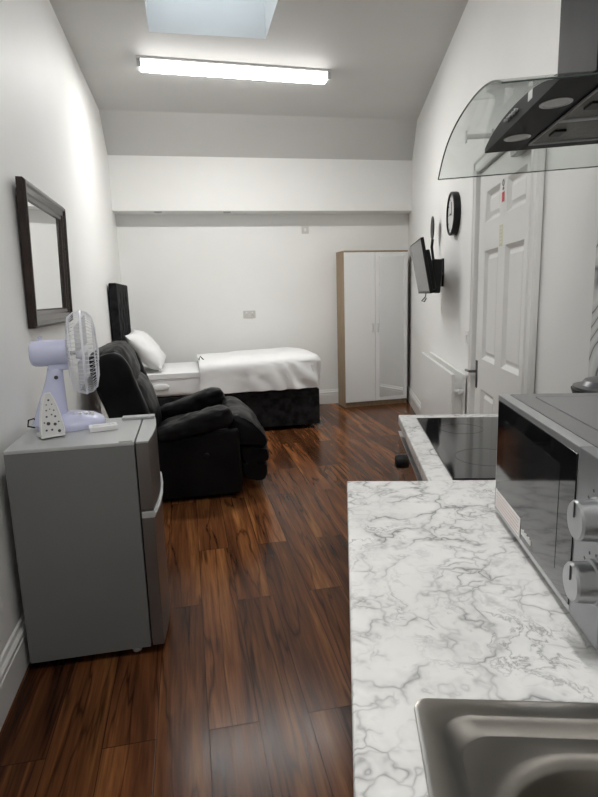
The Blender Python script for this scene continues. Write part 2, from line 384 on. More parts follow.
for z0, z1 in ((1.80, 1.905), (1.01, 1.125)): MB().box((-.0335, 2.640, z0), (-.030, 2.650, z1), .001).build('hinge', m_silver, door)
MB().box((-.075, 2.64, 2.01), (-.030, 2.86, 2.065), .008).build('door_closer', mat('closer_grey', (.42, .42, .41), .4, .4), door)
# fire notice: white strip with a round mark over a red block
st_ = MB().box((-.0312, 3.085, 1.845), (-.030, 3.135, 1.965)).build('notice_sticker', mat('notice_white', (.78, .76, .75), .5), door, smooth=0); st_['label'] = 'white sticker with a round mark above a red block'
rd = MB()
for k in range(4): rd.box((-.0320, 3.088 + .012 * k, 1.848), (-.0312, 3.097 + .012 * k, 1.897))
for k in range(3): rd.box((-.0318, 3.088, 1.852 + .015 * k), (-.0312, 3.133, 1.860 + .015 * k))
rd.build('red_block', m_red, st_, smooth=0)
mk = MB(); mk.tube([(-.0316, 3.112 + .013 * math.cos(a), 1.942 + .016 * math.sin(a)) for a in [2 * PI * i / 16 for i in range(16)]], .0022, 6, closed=True)
mk.box((-.0318, 3.100, 1.908), (-.0312, 3.126, 1.921)); mk.build('round_mark', m_ink, st_, smooth=0)
sy_ = MB().box((-.0312, 3.10, 1.625), (-.030, 3.16, 1.735)).build('yellow_sticker', m_yellow, door, smooth=0); sy_['label'] = 'pale yellow sticker with white lettering'
yl = MB()
for k in range(5):
    for c in range(3): yl.box((-.0318, 3.110 + .015 * c + random.uniform(0, .003), 1.64 + .018 * k), (-.0312, 3.119 + .015 * c, 1.652 + .018 * k))
yl.build('sticker_lettering', m_plastic_w, sy_, smooth=0)

# ------------------------------------------------------------------ ceiling lights
def batten(x0, x1, yc, tilt, label, mt):
    t = thing('ceiling_light', label, 'light', ((x0 + x1) / 2, yc, ZC), tilt)
    L = (x1 - x0) / 2
    MB().box((-L, -.070, -.018), (L, .070, 0), .003).build('base_plate', m_plastic_w, t)
    pf = [(-.062, -.018), (-.060, -.050), (-.052, -.070), (.052, -.070), (.060, -.050), (.062, -.018)]
    MB().prism(pf, 'x', -L + .03, L - .03).build('diffuser', m_lampside, t)
    MB().prism([(-.050, -.070), (.050, -.070), (.042, -.078), (-.042, -.078)], 'x', -L + .032, L - .032).build('lens_strip', mt, t)
    for s in (-1, 1): MB().prism(pf, 'x', s * (L - .03), s * L).build('end_cap', m_silver, t)
    return t
batten(-.255, 1.335, 5.0, math.radians(3.2), 'long white batten light glowing on the ceiling beyond the roof window', m_lamp)
batten(-.30, .70, .75, math.radians(84), 'unseen white batten fill light added on the ceiling above the kitchen worktop', m_fill_lamp)  # added fill light, out of view, lifts the near walls
for i, x in enumerate((-.233, .543)):
    t = thing('downlight', ['small unlit recessed downlight in the beam soffit, nearer the left wall', 'small unlit recessed downlight in the beam soffit, nearer the middle of the room'][i], 'light', (x, 6.745, ZS), 0, 'downlights in the beam')
    MB().lathe([(.028, -.001), (.045, -.006), (.045, 0), (.028, 0)], 24, cap=False).build('ring', m_silver, t)
    MB().lathe([(.028, -.002), (.02, -.001), (.001, -.001)], 24).build('lens', m_frost, t)

# ------------------------------------------------------------------ wall things: mirror, sockets, clock, television, radiator
def mirror():
    t = thing('wall_mirror', 'wall mirror in a moulded dark wood frame on the left wall', 'mirror', (XL, 3.21, 1.285))
    # local: y along wall, z up, x out of the wall; leans out slightly at the top
    hw, h = .44, .665
    t.rotation_euler = (0, math.radians(1.6), 0)
    pr = [(0, 0.002), (0, .030), (.012, .040), (.022, .040), (.030, .032), (.055, .030), (.062, .024), (.078, .020), (.085, .012), (.085, .002)]
    ls = [[] for _ in range(4)]
    for g, x in pr:
        for i, (y, z) in enumerate(((-hw + g, g), (hw - g, g), (hw - g, h - g), (-hw + g, h - g))): ls[i].append((x, y, z))
    fr_ = MB(); fr_.loops(ls + [ls[0]], cap0=False, cap1=False); fr_.build('frame', m_darkwood, t, smooth=20)
    b = MB(); g = .08; b.box((.003, -hw + g, g), (.012, hw - g, h - g)); b.build('glass', m_mirror, t, smooth=0)
mirror()
def plate(name, label, cat, loc, wid, hgt, kind):
    t = thing(name, label, cat, loc)
    MB().box((-wid / 2, -.010, -hgt / 2), (wid / 2, 0, hgt / 2), .003).build('face_plate', m_switch, t)
    if kind == 'double':
        for x in (-.036, .036):
            MB().box((x - .008, -.014, .012), (x + .008, -.010, .030), .001).build('rocker', m_plastic_w, t)
            h = MB()
            for dx, dz in ((0, .0), (-.011, -.02), (.011, -.02)): h.box((x + dx - .003, -.0105, dz - .003), (x + dx + .003, -.0098, dz + .003))
            h.build('socket_holes', m_ink, t, smooth=0)
    else: MB().box((-.012, -.014, -.018), (.012, -.010, .018), .001).build('rocker', m_plastic_w, t)
plate('double_socket', 'grey-white double socket low on the back wall above the bed', 'socket', (.77, YB, 1.187), .150, .088, 'double')
plate('wall_switch', 'small square switch plate high on the back wall under the beam', 'switch', (1.50, YB, 2.185), .088, .088, 'single')
t = thing('light_switch', 'white light switch on the right wall beside the door frame', 'switch', P(DR, 3.90, 1.085), -TH)
MB().box((-.010, -.043, -.043), (0, .043, .043), .003).build('face_plate', m_plastic_w, t)
MB().box((-.015, -.010, -.016), (-.010, .010, .016), .001).build('rocker', m_plastic_w, t)

t = thing('wall_clock', 'round wall clock with thick black rim on the right wall', 'clock', P(DR, 4.38, 1.960), -TH)
mm = Matrix.Rotation(-PI / 2, 4, 'Y')
MB().lathe([(.152, 0), (.155, .01), (.155, .046), (.151, .050), (.140, .050), (.140, .038)], 48, mm, cap=False).build('rim', m_black, t)
MB().lathe([(.145, .002), (.145, .038)], 48, mm).build('dial', m_clockface, t)
hd = MB(); hd.box((-.041, -.004, -.01), (-.0385, .004, .085)); hd.box((-.041, -.004, -.006), (-.0385, .065, .006)); hd.build('hands', m_ink, t, smooth=0)
for k in range(12): MB().box((-.0395, -.003, .114), (-.0378, .003, .132), m=Matrix.Rotation(k * PI / 6, 4, 'X')).build('hour_mark', m_ink, t, smooth=0)

def television():
    t = thing('television', 'black flat television tilted down on a wall bracket above the radiator', 'television', P(.625, 4.62, 1.588), -TH)
    # screen faces -x, near edge at -y; top leans out from the wall
    R_ = Matrix.Rotation(math.radians(10.5), 4, 'Y') @ Matrix()
    R_ = Matrix.Rotation(math.radians(-1.0), 4, 'Z') @ Matrix.Rotation(math.radians(-10.5), 4, 'Y')
    hw, hh = .37, .205
    MB().box((-.012, -hw, -hh), (.012, hw, hh), .004, m=R_).build('cabinet', m_black, t)
    MB().box((-.0135, -hw + .010, -hh + .018), (-.012, hw - .010, hh - .010), m=R_).build('screen', m_screen, t, smooth=0)
    MB().box((.012, -hw + .07, -hh + .02), (.05, hw - .07, hh - .09), .012, m=R_).build('back_housing', m_black, t)
    MB().box((.05, -.12, -.14), (.075, .12, .09), .004, m=R_).build('mount_plate', m_black, t)
    b = MB(); b.box((.045, -.27, -.195), (.125, -.12, .055), .012, m=Matrix.Rotation(math.radians(4), 4, 'Y')); b.tube([(.09, -.2, -.05), (.16, .12, -.05), (.215, .30, -.05)], .024, 8); b.box((.205, .24, -.15), (.223, .36, .08), .003)
    b.build('wall_bracket', m_black, t)
    MB().tube([(.03, -.1, -.19), (.02, -.12, -.23), (-.005, -.10, -.26), (.012, -.13, -.265), (.03, -.1, -.24)], .004, 6).build('cable', m_black, t)
television()
t = thing('indoor_aerial', 'small black oval disc on a thin stalk rising behind the television', 'aerial', P(.80, 5.1, 1.70), -TH)
MB().lathe([(.02, -.006), (.095, -.005), (.10, 0), (.095, .005), (.02, .006)], 32, T((-.015, 0, .24)) @ Matrix.Rotation(math.radians(90), 4, 'Y') @ Matrix.Diagonal((1, .8, 1, 1))).build('disc', m_black, t)
MB().tube([(-.012, 0, .145), (-.02, -.01, .08), (-.01, -.03, -.02), (.02, -.04, -.06), (.05, -.04, -.07)], .012, 8).build('stalk', m_black, t)

def radiator():
    t = thing('radiator', 'white double-panel radiator on the right wall below the television', 'radiator', P(DR, 0), -TH)
    for nm, x0, x1 in (('front_panel', -.112, -.088), ('rear_panel', -.036, -.014)):
        p = MB().box((x0, 3.86, .22), (x1, 5.36, .835), .006); p.build(nm, m_gloss, t)
    g = MB(); g.box((-.088, 3.885, .245), (-.036, 3.89, .78)); g.build('side_grille', m_gloss, t, smooth=0)
    v = MB(); v.tube([(-.062, 3.86, .72), (-.062, 3.80, .72)], .014, 10); v.tube([(-.095, 3.85, .72), (-.03, 3.85, .72)], .012, 10); v.build('connector', m_plastic_w, t)
    for y in (4.2, 5.0): MB().box((-.036, y - .02, .3), (-.001, y + .02, .7)).build('bracket', m_gloss, t, smooth=0)
radiator()
# coat rail arm seen through the hood glass
t = thing('wall_hook', 'white bar with a small end plate sticking out of the right wall above the door', 'hook', P(DR, 3.42, 2.25), -TH)
MB().box((-.010, -.03, -.03), (0, .03, .03), .003).build('hook_plate', m_plastic_w, t)
MB().tube([(-.008, 0, 0), (-.142, 0, 0)], .014, 10).build('bar', m_plastic_w, t)
MB().box((-.150, -.014, -.032), (-.140, .014, .030), .003).build('end_plate', m_plastic_w, t)

# ------------------------------------------------------------------ wardrobe
def wardrobe():
    x0, x1, yf, yb, h = 1.885, 2.712, 6.565, 6.86, 1.905
    t = thing('wardrobe', 'two-door wardrobe with oak sides, one white and one mirrored door', 'wardrobe', (x0, yf, 0), math.radians(3.2))
    W, D = x1 - x0, yb - yf
    MB().box((0, .018, .0), (.018, D, h)).build('side_panel', m_oak, t, smooth=0)
    MB().box((W - .018, .018, 0), (W, D, h)).build('side_panel', m_oak, t, smooth=0)
    MB().box((.0, .0, h - .016), (W, D, h), .001).build('top_panel', m_oak, t, smooth=0)
    MB().box((.018, .03, 0), (W - .018, .045, .062)).build('plinth', m_oak, t, smooth=0)
    MB().box((.018, D - .01, .06), (W - .018, D - .004, h - .02)).build('back_panel', m_oak, t, smooth=0)
    mid = W / 2 - .018
    a = MB().box((.003, 0, .065), (mid - .002, .017, h - .02), .002).build('door', mat('wardrobe_white', (.80, .80, .79), .35), t)
    b = MB().box((mid + .002, 0, .065), (W - .003, .017, h - .02), .002).build('door', mat('wardrobe_white_frame', (.80, .80, .79), .35), t); b['label'] = 'white framed door with a full-length mirror'
    MB().box((mid + .055, -.003, .115), (W - .055, 0, h - .065), .001).build('mirror_panel', m_mirror, b, smooth=0)
    for x, d in ((mid - .04, a), (mid + .028, b)):
        k = MB(); k.tube([(x, 0, .93), (x, -.022, .93), (x, -.022, 1.03), (x, 0, 1.03)], .005, 8); k.build('handle', m_chrome, d)
wardrobe()

# ------------------------------------------------------------------ bed
BY0, BY1 = 5.655, 6.62
def bed():
    t = thing('bed', 'single divan bed with black velvet base against the back wall', 'bed', (0, 6.12, 0))
    y0, y1 = BY0 - 6.12, BY1 - 6.12
    MB().box((-.60, y0, .045), (1.335, y1, .425), .012).build('divan_base', m_velvet, t)
    for x in (-.5, 1.30):
        for y in (y0 + .04, y1 - .04):
            MB().lathe([(.022, 0), (.024, .03), (.012, .035), (.012, .046)], 16, T((x, y, 0))).build('foot', m_chrome, t)
    MB().cushion((.325, (y0 + y1) / 2, .545), (.925, (y1 - y0) / 2, .120), 9, 20, wr=.002).build('mattress', m_sheet, t)
    sh = MB().box((-.59, y0 - .006, .612), (.30, y1 + .006, .670), .01, 3); sh.build('fitted_sheet', m_sheet, t)
    MB().cushion((-.29, y0 - .006, .535), (.085, .012, .034), 2.5, 8).build('mattress_handle', m_sheet, t)
    # headboard
    MB().box((-.092, y0 - .06, .38), (-.018, y1 + .03, 1.565), .014, 3, m=T((-.605, 0, 0))).build('headboard', m_velvet, t)
    hb = MB(); n = 7; ya, yb_ = y0 + .03, y1 - .06; wv = (yb_ - ya) / n
    for k in range(n):
        for z in range(4):
            zz = .55 + z * .24 + (.12 if k % 2 else 0)
            if zz + .12 > 1.53: continue
            hb.cushion((-.645, ya + wv * (k + .5), zz + .0), (.035, wv * .56, .14), 2.2, 6)
    hb.build('tufting', m_velvet, t)
bed()
def duvet_fn(co):
    x = co.x / .64
    co.z *= 1.0 + .10 * x
    if co.z < 0: co.z *= 1.0
    return co
def duvet_mesh():
    hx, hy, hz, n = .645, (BY1 - BY0) / 2 + .05, .185, 44
    q = MB(); g = bmesh.new(); bmesh.ops.create_cube(g, size=2); bmesh.ops.subdivide_edges(g, edges=g.edges[:], cuts=n, use_grid_fill=True)
    bmesh.ops.delete(g, geom=[f for f in g.faces if f.normal.z < -.9 or f.normal.x < -.9], context='FACES')
    inner = {}
    def se(d, p): return d * (abs(d.x) ** p + abs(d.y) ** p + abs(d.z) ** p) ** (-1 / p)
    outer = g.verts[:]; border = [e for e in g.edges if len(e.link_faces) == 1]; fs = g.faces[:]
    for v in outer:
        d = v.co.normalized(); k = d / max(abs(d.x), abs(d.y), abs(d.z)); c = se(d, 5.5) if k.x > 0 else se(Vector((0, k.y, k.z)), 5.5) if max(abs(k.y), abs(k.z)) > .01 else Vector((0, k.y, k.z))
        if k.z < 0: c = se(Vector((k.x, k.y, 0)), 5.5) if k.x > 0 else Vector((k.x, k.y, 0)); c = Vector((c.x, c.y, k.z * .97))
        if k.x <= 0: c = Vector((k.x, c.y, c.z))
        inner[v] = g.verts.new((max(-.640, k.x * .530) if k.x > -.9 else -.640, k.y * ((BY1 - BY0) / 2 + .012), -.165 + (k.z + 1) * .122))
        co = Vector((c.x * hx, c.y * hy, c.z * (hz * (1 + .12 * c.x) if k.z >= 0 else .168)))
        nn = noise.fractal(Vector((co.x * 5, co.y * 2.5, co.z * 4)), .9, 2.1, 3) * .012
        if co.y < -.3: nn += .013 * math.sin((co.x * 1.2 + co.z * .9) * 26 + 3 * noise.noise(co * 3)) * max(0, min(1, (co.x + .2) / .5)) * (1 if co.z < .12 else .4)
        v.co = co + co.normalized() * nn
    for f in fs: g.faces.new([inner[v] for v in reversed(f.verts[:])])
    for e in border:
        a_, b_ = e.verts; g.faces.new((a_, b_, inner[b_], inner[a_]))
    q._merge(g); return q
q = duvet_mesh()
dv = q.build('duvet', m_sheet, smooth=80); dv.location = (.745, (BY0 + BY1) / 2, .606); tag(dv, 'plump white duvet spread over the foot end of the bed', 'duvet')
MB().tube([(-.62, -.25, .13), (-.64, -.26, .17), (-.625, -.27, .20), (-.60, -.26, .17), (-.585, -.27, .155)], .006, 6).build('tie', m_ink, dv)
def pillow_mesh():
    n = 26; hy, hz, th = .34, .245, .095; q = MB(); g = bmesh.new(); side = []
    for sg in (1, -1):
        rows_ = []
        for i in range(n + 1):
            row = []
            for j in range(n + 1):
                u = -1 + 2 * i / n; v = -1 + 2 * j / n
                pin = .07
                y = hy * u * (1 - pin * (1 - v * v)) ; z = hz * v * (1 - pin * (1 - u * u))
                t_ = th * ((1 - u ** 4) * (1 - v ** 4)) ** .55
                w_ = .016 * noise.fractal(Vector((y * 8 + sg * 3, z * 8, 1.7)), .8, 2.2, 4) * min(1, t_ / .03)
                fold = .008 * math.sin(14 * (y + z) + 5 * noise.noise(Vector((y * 6, z * 6, 0)))) * min(1, t_ / .04)
                edge_ = i in (0, n) or j in (0, n)
                if edge_ and sg < 0: row.append(side[0][i][j])
                else: row.append(g.verts.new((sg * (t_ + w_ * .6 + fold) if not edge_ else 0, y, z)))
            rows_.append(row)
        side.append(rows_)
        for i in range(n):
            for j in range(n):
                f = (rows_[i][j], rows_[i + 1][j], rows_[i + 1][j + 1], rows_[i][j + 1]); g.faces.new(f if sg > 0 else f[::-1])
    q._merge(g); return q
pl = pillow_mesh().build('pillow', m_sheet, smooth=80); pl.location = (-.425, 6.01, .895); pl.rotation_euler = (math.radians(3), math.radians(-42), math.radians(-3))
tag(pl, 'plump white pillow leaning on the black headboard', 'pillow')

# ------------------------------------------------------------------ recliner
def recliner():
    t = thing('recliner_armchair', 'black leather recliner armchair between the fridge and the bed', 'armchair', (0, 4.24, 0))
    W = .40
    for s in (-1, 1):
        a = MB(); a.prism([(-.29, .03), (.30, .03), (.325, .10), (.31, .50), (-.26, .46)], 'y', s * W - .065, s * W + .065, .025, 3)
        ob = a.build('side_panel', m_leather, t)
        p = MB(); rot = Matrix.Rotation(math.radians(-8.5), 3, 'Y')
        def fn(co):
            x = co.x / .27
            co.z *= 1.0 + .25 * x; co.z += .018 * math.sin(x * 2.0); return co
        p.cushion((-.005, s * W, .537), (.285, .095, .070), 3.6, 22, rot, .012, 9, 3 + s, fn); p.build('armrest', m_leather, t)
    MB().box((-.28, -.34, .05), (.30, .34, .30), .02).build('base', m_leather, t)
    MB().cushion((.07, 0, .40), (.34, .335, .12), 3, 22, Matrix.Rotation(math.radians(-5), 3, 'Y'), .01, 7, 1).build('seat_cushion', m_leather, t)
    def pad(poly, y, seed, name):
        q = bmesh.new(); n = len(poly); K = 24; rings = []
        for i in range(K + 1):
            v = -1 + 2 * i / K; e = max(0, (abs(v) - .86) / .14); k = 1 - .16 * e * e
            cx = sum(p[0] for p in poly) / n; cz = sum(p[1] for p in poly) / n; row = []
            for x, z in poly:
                c = Vector((cx + (x - cx) * k, v * y, cz + (z - cz) * k))
                c += Vector((x - cx, 0, z - cz)).normalized() * .013 * noise.fractal(c * 8 + Vector((seed, 0, 0)), .8, 2.2, 3)
                row.append(c)
            rings.append(row)
        m_ = MB(); m_.loops(rings); o_ = m_.build(name, m_leather, t, smooth=60); return o_
    def spl(pts, m_=5):
        out = []; N = len(pts)
        for i in range(N):
            p0, p1, p2, p3 = [Vector((*pts[(i + k - 1) % N], 0)) for k in range(4)]
            for j in range(m_):
                u = j / m_; c = .5 * ((2 * p1) + (p2 - p0) * u + (2 * p0 - 5 * p1 + 4 * p2 - p3) * u * u + (-p0 + 3 * p1 - 3 * p2 + p3) * u ** 3); out.append((c.x, c.y))
        return out
    pad(spl([(.22, .40), (.25, .56), (.33, .585), (.42, .54), (.49, .46), (.525, .385), (.51, .335), (.44, .345), (.34, .36)]), .405, 3, 'footrest')
    pad(spl([(.33, .34), (.50, .335), (.53, .29), (.525, .235), (.46, .22), (.34, .23)]), .40, 7, 'footrest_roll')
    pad(spl([(.33, .22), (.49, .225), (.515, .17), (.495, .095), (.44, .08), (.34, .12)]), .395, 12, 'footrest_flap')
    # back: shell, lumbar pad, head pad
    lean = Matrix.Rotation(math.radians(-17), 3, 'Y')
    MB().cushion((-.50, 0, .685), (.09, .41, .40), 4.5, 22, lean, .006, 5, 2).build('back_shell', m_leather, t)
    MB().cushion((-.365, 0, .65), (.105, .35, .22), 2.8, 20, lean, .012, 7, 4).build('lumbar_cushion', m_leather, t)
    MB().cushion((-.505, 0, .935), (.125, .395, .165), 3.0, 22, lean, .014, 7, 8).build('head_cushion', m_leather, t)
    for s in (-1, 1):
        MB().cushion((-.452, s * .375, .735), (.13, .06, .33), 4.0, 16, lean, .008, 7, 6).build('back_wing', m_leather, t)
    MB().lathe([(.018, 0), (.018, .012), (.012, .016)], 16, T((.08, -W - .066, .33)) @ RX).build('recline_button', m_black, t)
    for x in (-.22, .24):
        for y in (-.36, .36): MB().lathe([(.025, 0), (.025, .04)], 12, T((x, y, 0))).build('foot', m_black, t)
recliner()

# ------------------------------------------------------------------ fridge freezer and what stands on it
FX, FY, FH = -.672, 2.095, .882
def fridge():
    t = thing('fridge_freezer', 'grey two-door under-counter fridge freezer against the left wall', 'fridge', (FX, FY, 0))
    D, Wd = .452, .47
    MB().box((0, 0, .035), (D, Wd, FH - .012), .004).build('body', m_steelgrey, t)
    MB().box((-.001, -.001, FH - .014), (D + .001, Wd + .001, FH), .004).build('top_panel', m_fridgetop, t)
    def dpoly():
        out = [(D + .006, -.001)]
        for i in range(13):
            u = i / 12; out.append((D + .052 + .016 * math.sin(PI * u) , -.001 + u * (Wd + .002)))
        out.append((D + .006, Wd + .001)); return out
    ud = MB().prism(dpoly(), 'z', .610, FH - .008, .003).build('freezer_door', m_fridgedoor, t, smooth=25)
    MB().prism(dpoly(), 'z', FH - .008, FH - .001, .001).build('door_top_trim', m_fridgetop, ud, smooth=25)
    ld = MB().prism(dpoly(), 'z', .040, .577, .003).build('fridge_door', m_fridgedoor, t, smooth=25)
    hp_ = [(x + (.004 if x > D + .02 else 0), y) for x, y in dpoly()]
    MB().prism(hp_, 'z',   .577, .603, .003).build('handle_trim', m_fridgetop, ld, smooth=25)
    cu = MB(); cu.tube([(D + .054, .0, .592), (D + .067, .10, .592), (D + .072, .22, .596), (D + .069, .34, .603), (D + .058, .46, .612)], .006, 8); cu.build('handle_strip', m_fridgetop, ld)
    MB().box((D - .085, Wd - .07, FH), (D + .055, Wd - .02, FH + .012), .004).build('hinge_cover', m_silver, t)
    MB().box((D - .055, .004, FH), (D - .005, .03, FH + .004), .001).build('hinge_cap', m_fridgetop, t)
    for x, ya in ((.10, .20), (D - .06, .05)):
        for y in (ya, Wd - .05): MB().lathe([(.018, 0), (.018, .02), (.01, .022), (.01, .036)], 14, T((x, y, 0))).build('foot', m_plastic_w, t)
fridge()

def fan():
    t = thing('desk_fan', 'lilac desk fan with white wire guard on top of the fridge', 'fan', (-.515, 2.452, FH + .0008), math.radians(9.5))
    Z = .308; gx = .085; R = .172
    b = MB()
    b.loops([[(x * .135 * k + .012 * k, y * .115 * k, z) for x, y in [(math.cos(a), math.sin(a)) for a in [2 * PI * i / 32 for i in range(32)]]] for k, z in ((1, 0), (1.02, .012), (.97, .030), (.78, .047), (.45, .058), (.1, .062))])
    b.build('base', m_fan, t, smooth=60)
    bt = MB()
    for k in range(4): bt.box((.015 + .024 * k, -.045, .045), (.033 + .024 * k, -.02, .060), .003)
    bt.build('buttons', m_plastic_w, t)
    c = MB(); ls = []
    for z, hw_, hy, xo in ((.02, .075, .055, -.065), (.08, .060, .048, -.058), (.15, .045, .04, -.045), (.21, .034, .034, -.035), (.25, .030, .030, -.03)):
        ls.append([(xo + hw_ * math.cos(a), hy * math.sin(a), z) for a in [2 * PI * i / 20 for i in range(20)]])
    c.loops(ls); c.build('column', m_fan, t, smooth=60)
    MB().box((-.055, -.028, .243), (.025, .028, .283), .008).build('neck', m_fan, t)
    MB().lathe([(.008, 0), (.008, .006)], 12, T((-.028, -.034, .215)) @ RX).build('tilt_screw', m_ink, t)
    mh = [(.03, -.120), (.046, -.115), (.052, -.103), (.054, -.08), (.054, .016), (.052, .024), (.02, .026)]
    MB().lathe(mh, 32, T((.0, 0, Z + .006)) @ RY).build('motor_housing', m_fan, t)
    MB().lathe([(.006, 0), (.006, .010), (.008, .011), (.008, .016)], 12, T((-.075, 0, Z + .058))).build('oscillation_knob', m_fan, t)
    MB().lathe([(.008, .01), (.008, .07)], 12, T((0, 0, Z)) @ RY).build('shaft', m_chrome, t)
    # guard: rear basket and front basket of fine wires
    def wire(side):
        m_ = MB(); N = 60
        for i in range(N):
            a = 2 * PI * i / N; tw = .25
            pts = []
            if side < 0: sec = [(.035, .022), (.10, .025), (.148, .034), (.168, .058), (R, gx)]
            else: sec = [(.036, .142), (.10, .140), (.146, .130), (.167, .110), (R, gx)]
            for j, (r, x) in enumerate(sec):
                aa = a + tw * (1 - r / R) * side
                pts.append((x, r * math.cos(aa), Z + r * math.sin(aa)))
            m_.tube(pts, .0011, 4)
        for r, x in ([(.10, .025), (.150, .035)] if side < 0 else [(.10, .140), (.148, .129)]):
            m_.tube([(x, r * math.cos(2 * PI * i / 40), Z + r * math.sin(2 * PI * i / 40)) for i in range(40)], .0014, 5, closed=True)
        return m_
    wire(-1).build('rear_guard', m_fanwire, t); wire(1).build('front_guard', m_fanwire, t)
    MB().tube([(gx, R * math.cos(2 * PI * i / 56), Z + R * math.sin(2 * PI * i / 56)) for i in range(56)], .005, 8, closed=True).build('guard_ring', m_fanwire, t)
    MB().lathe([(.001, .138), (.036, .139), (.036, .145), (.001, .147)], 24, T((0, 0, Z)) @ RY).build('badge_disc', m_fanwire, t)
    MB().lathe([(.02, .055), (.026, .06), (.026, .095), (.018, .105), (.001, .107)], 20, T((0, 0, Z)) @ RY).build('hub', m_fanwire, t)
    for k in range(3):
        ls = []
        for r in (.02, .05, .09, .125, .145):
            wv = .035 + .5 * min(r, .1) if r < .14 else .06
            ls.append([(x_ + .08, y_, r) for x_, y_ in ((-.022, -wv), (.0, 0), (.022, wv), (.024, wv), (.002, 0.0), (-.020, -wv))])
        MB().loops(ls, m=T((0, 0, Z)) @ Matrix.Rotation(2 * PI * k / 3 + .4, 4, 'X')).build('blade', mat('fan_blade', (.78, .79, .82), .25), t)
    MB().tube([(-.13, -.01, .01), (-.155, -.02, .02), (-.150, -.02, .045), (-.13, -.02, .05), (-.12, 0, .03)], .0035, 6).build('cord', m_black, t)
fan()

def iron():
    t = thing('clothes_iron', 'white clothes iron standing on its heel beside the desk fan', 'iron', (-.532, 2.245, FH + .0045), math.radians(26))
    tilt = Matrix.Rotation(math.radians(-9), 4, 'X')
    H_ = .168
    def out(k, n=9):
        pts = []
        for i in range(n): u = i / (n - 1); pts.append((.043 * k * (1 - .74 * u ** 1.8) * (1 if i < n - 1 else .75), .004 + u * H_ * (.98 if k < 1 else 1)))
        return pts + [(-x, z) for x, z in pts[::-1]]
    o = out(1.0)
    MB().prism([(x, z) for x, z in o], 'y', -.002, .012, .002, m=tilt).build('soleplate', mat('soleplate', (.70, .70, .70), .35), t)
    rim = out(1.0); MB().tube([(x, -.002, z) for x, z in rim], .0035, 6, closed=True, m=tilt).build('soleplate_rim', m_plastic_w, t)
    random.seed(9)
    for x, z, r in [(0, .145, .004), (-.010, .128, .0025), (.010, .128, .0025), (-.013, .106, .003), (0, .11, .002), (.014, .104, .003), (-.015, .082, .004), (.016, .080, .004), (.004, .088, .003), (-.012, .055, .007), (.012, .05, .006), (.026, .058, .003), (-.002, .03, .004), (.024, .022, .006), (-.022, .030, .004), (-.026, .06, .003)]:
        MB().lathe([(r, 0), (r, .0015)], 10, tilt @ T((x, -.0022, z)) @ RX).build('steam_hole', m_ink, t)
    MB().prism([(x * 1.0, z) for x, z in out(.96)], 'y', .012, .045, .010, 3, m=tilt).build('body', m_plastic_w, t)
    MB().tube([(0, .04, .03), (0, .062, .02), (0, .07, .06), (0, .068, .11), (0, .04, .15)], .010, 10, m=tilt).build('handle', m_plastic_w, t)
    MB().box((-.045, .008, .0), (.045, .075, .014), .006).build('heel', m_plastic_w, t)
iron()
t = thing('remote_box', 'small flat white plastic box lying on the fridge near its door', 'box', (-.360, 2.335, FH + .0008), math.radians(12))
MB().box((-.055, -.03, 0), (.055, .03, .020), .003).build('case', m_plastic_w, t)
MB().box((-.042, -.016, .020), (.030, .012, .0215), .0005).build('inset_panel', mat('inset', (.66, .66, .66), .3), t)
MB().box((.034, .0, .020), (.046, .016, .0225), .001).build('button', m_plastic_w, t)

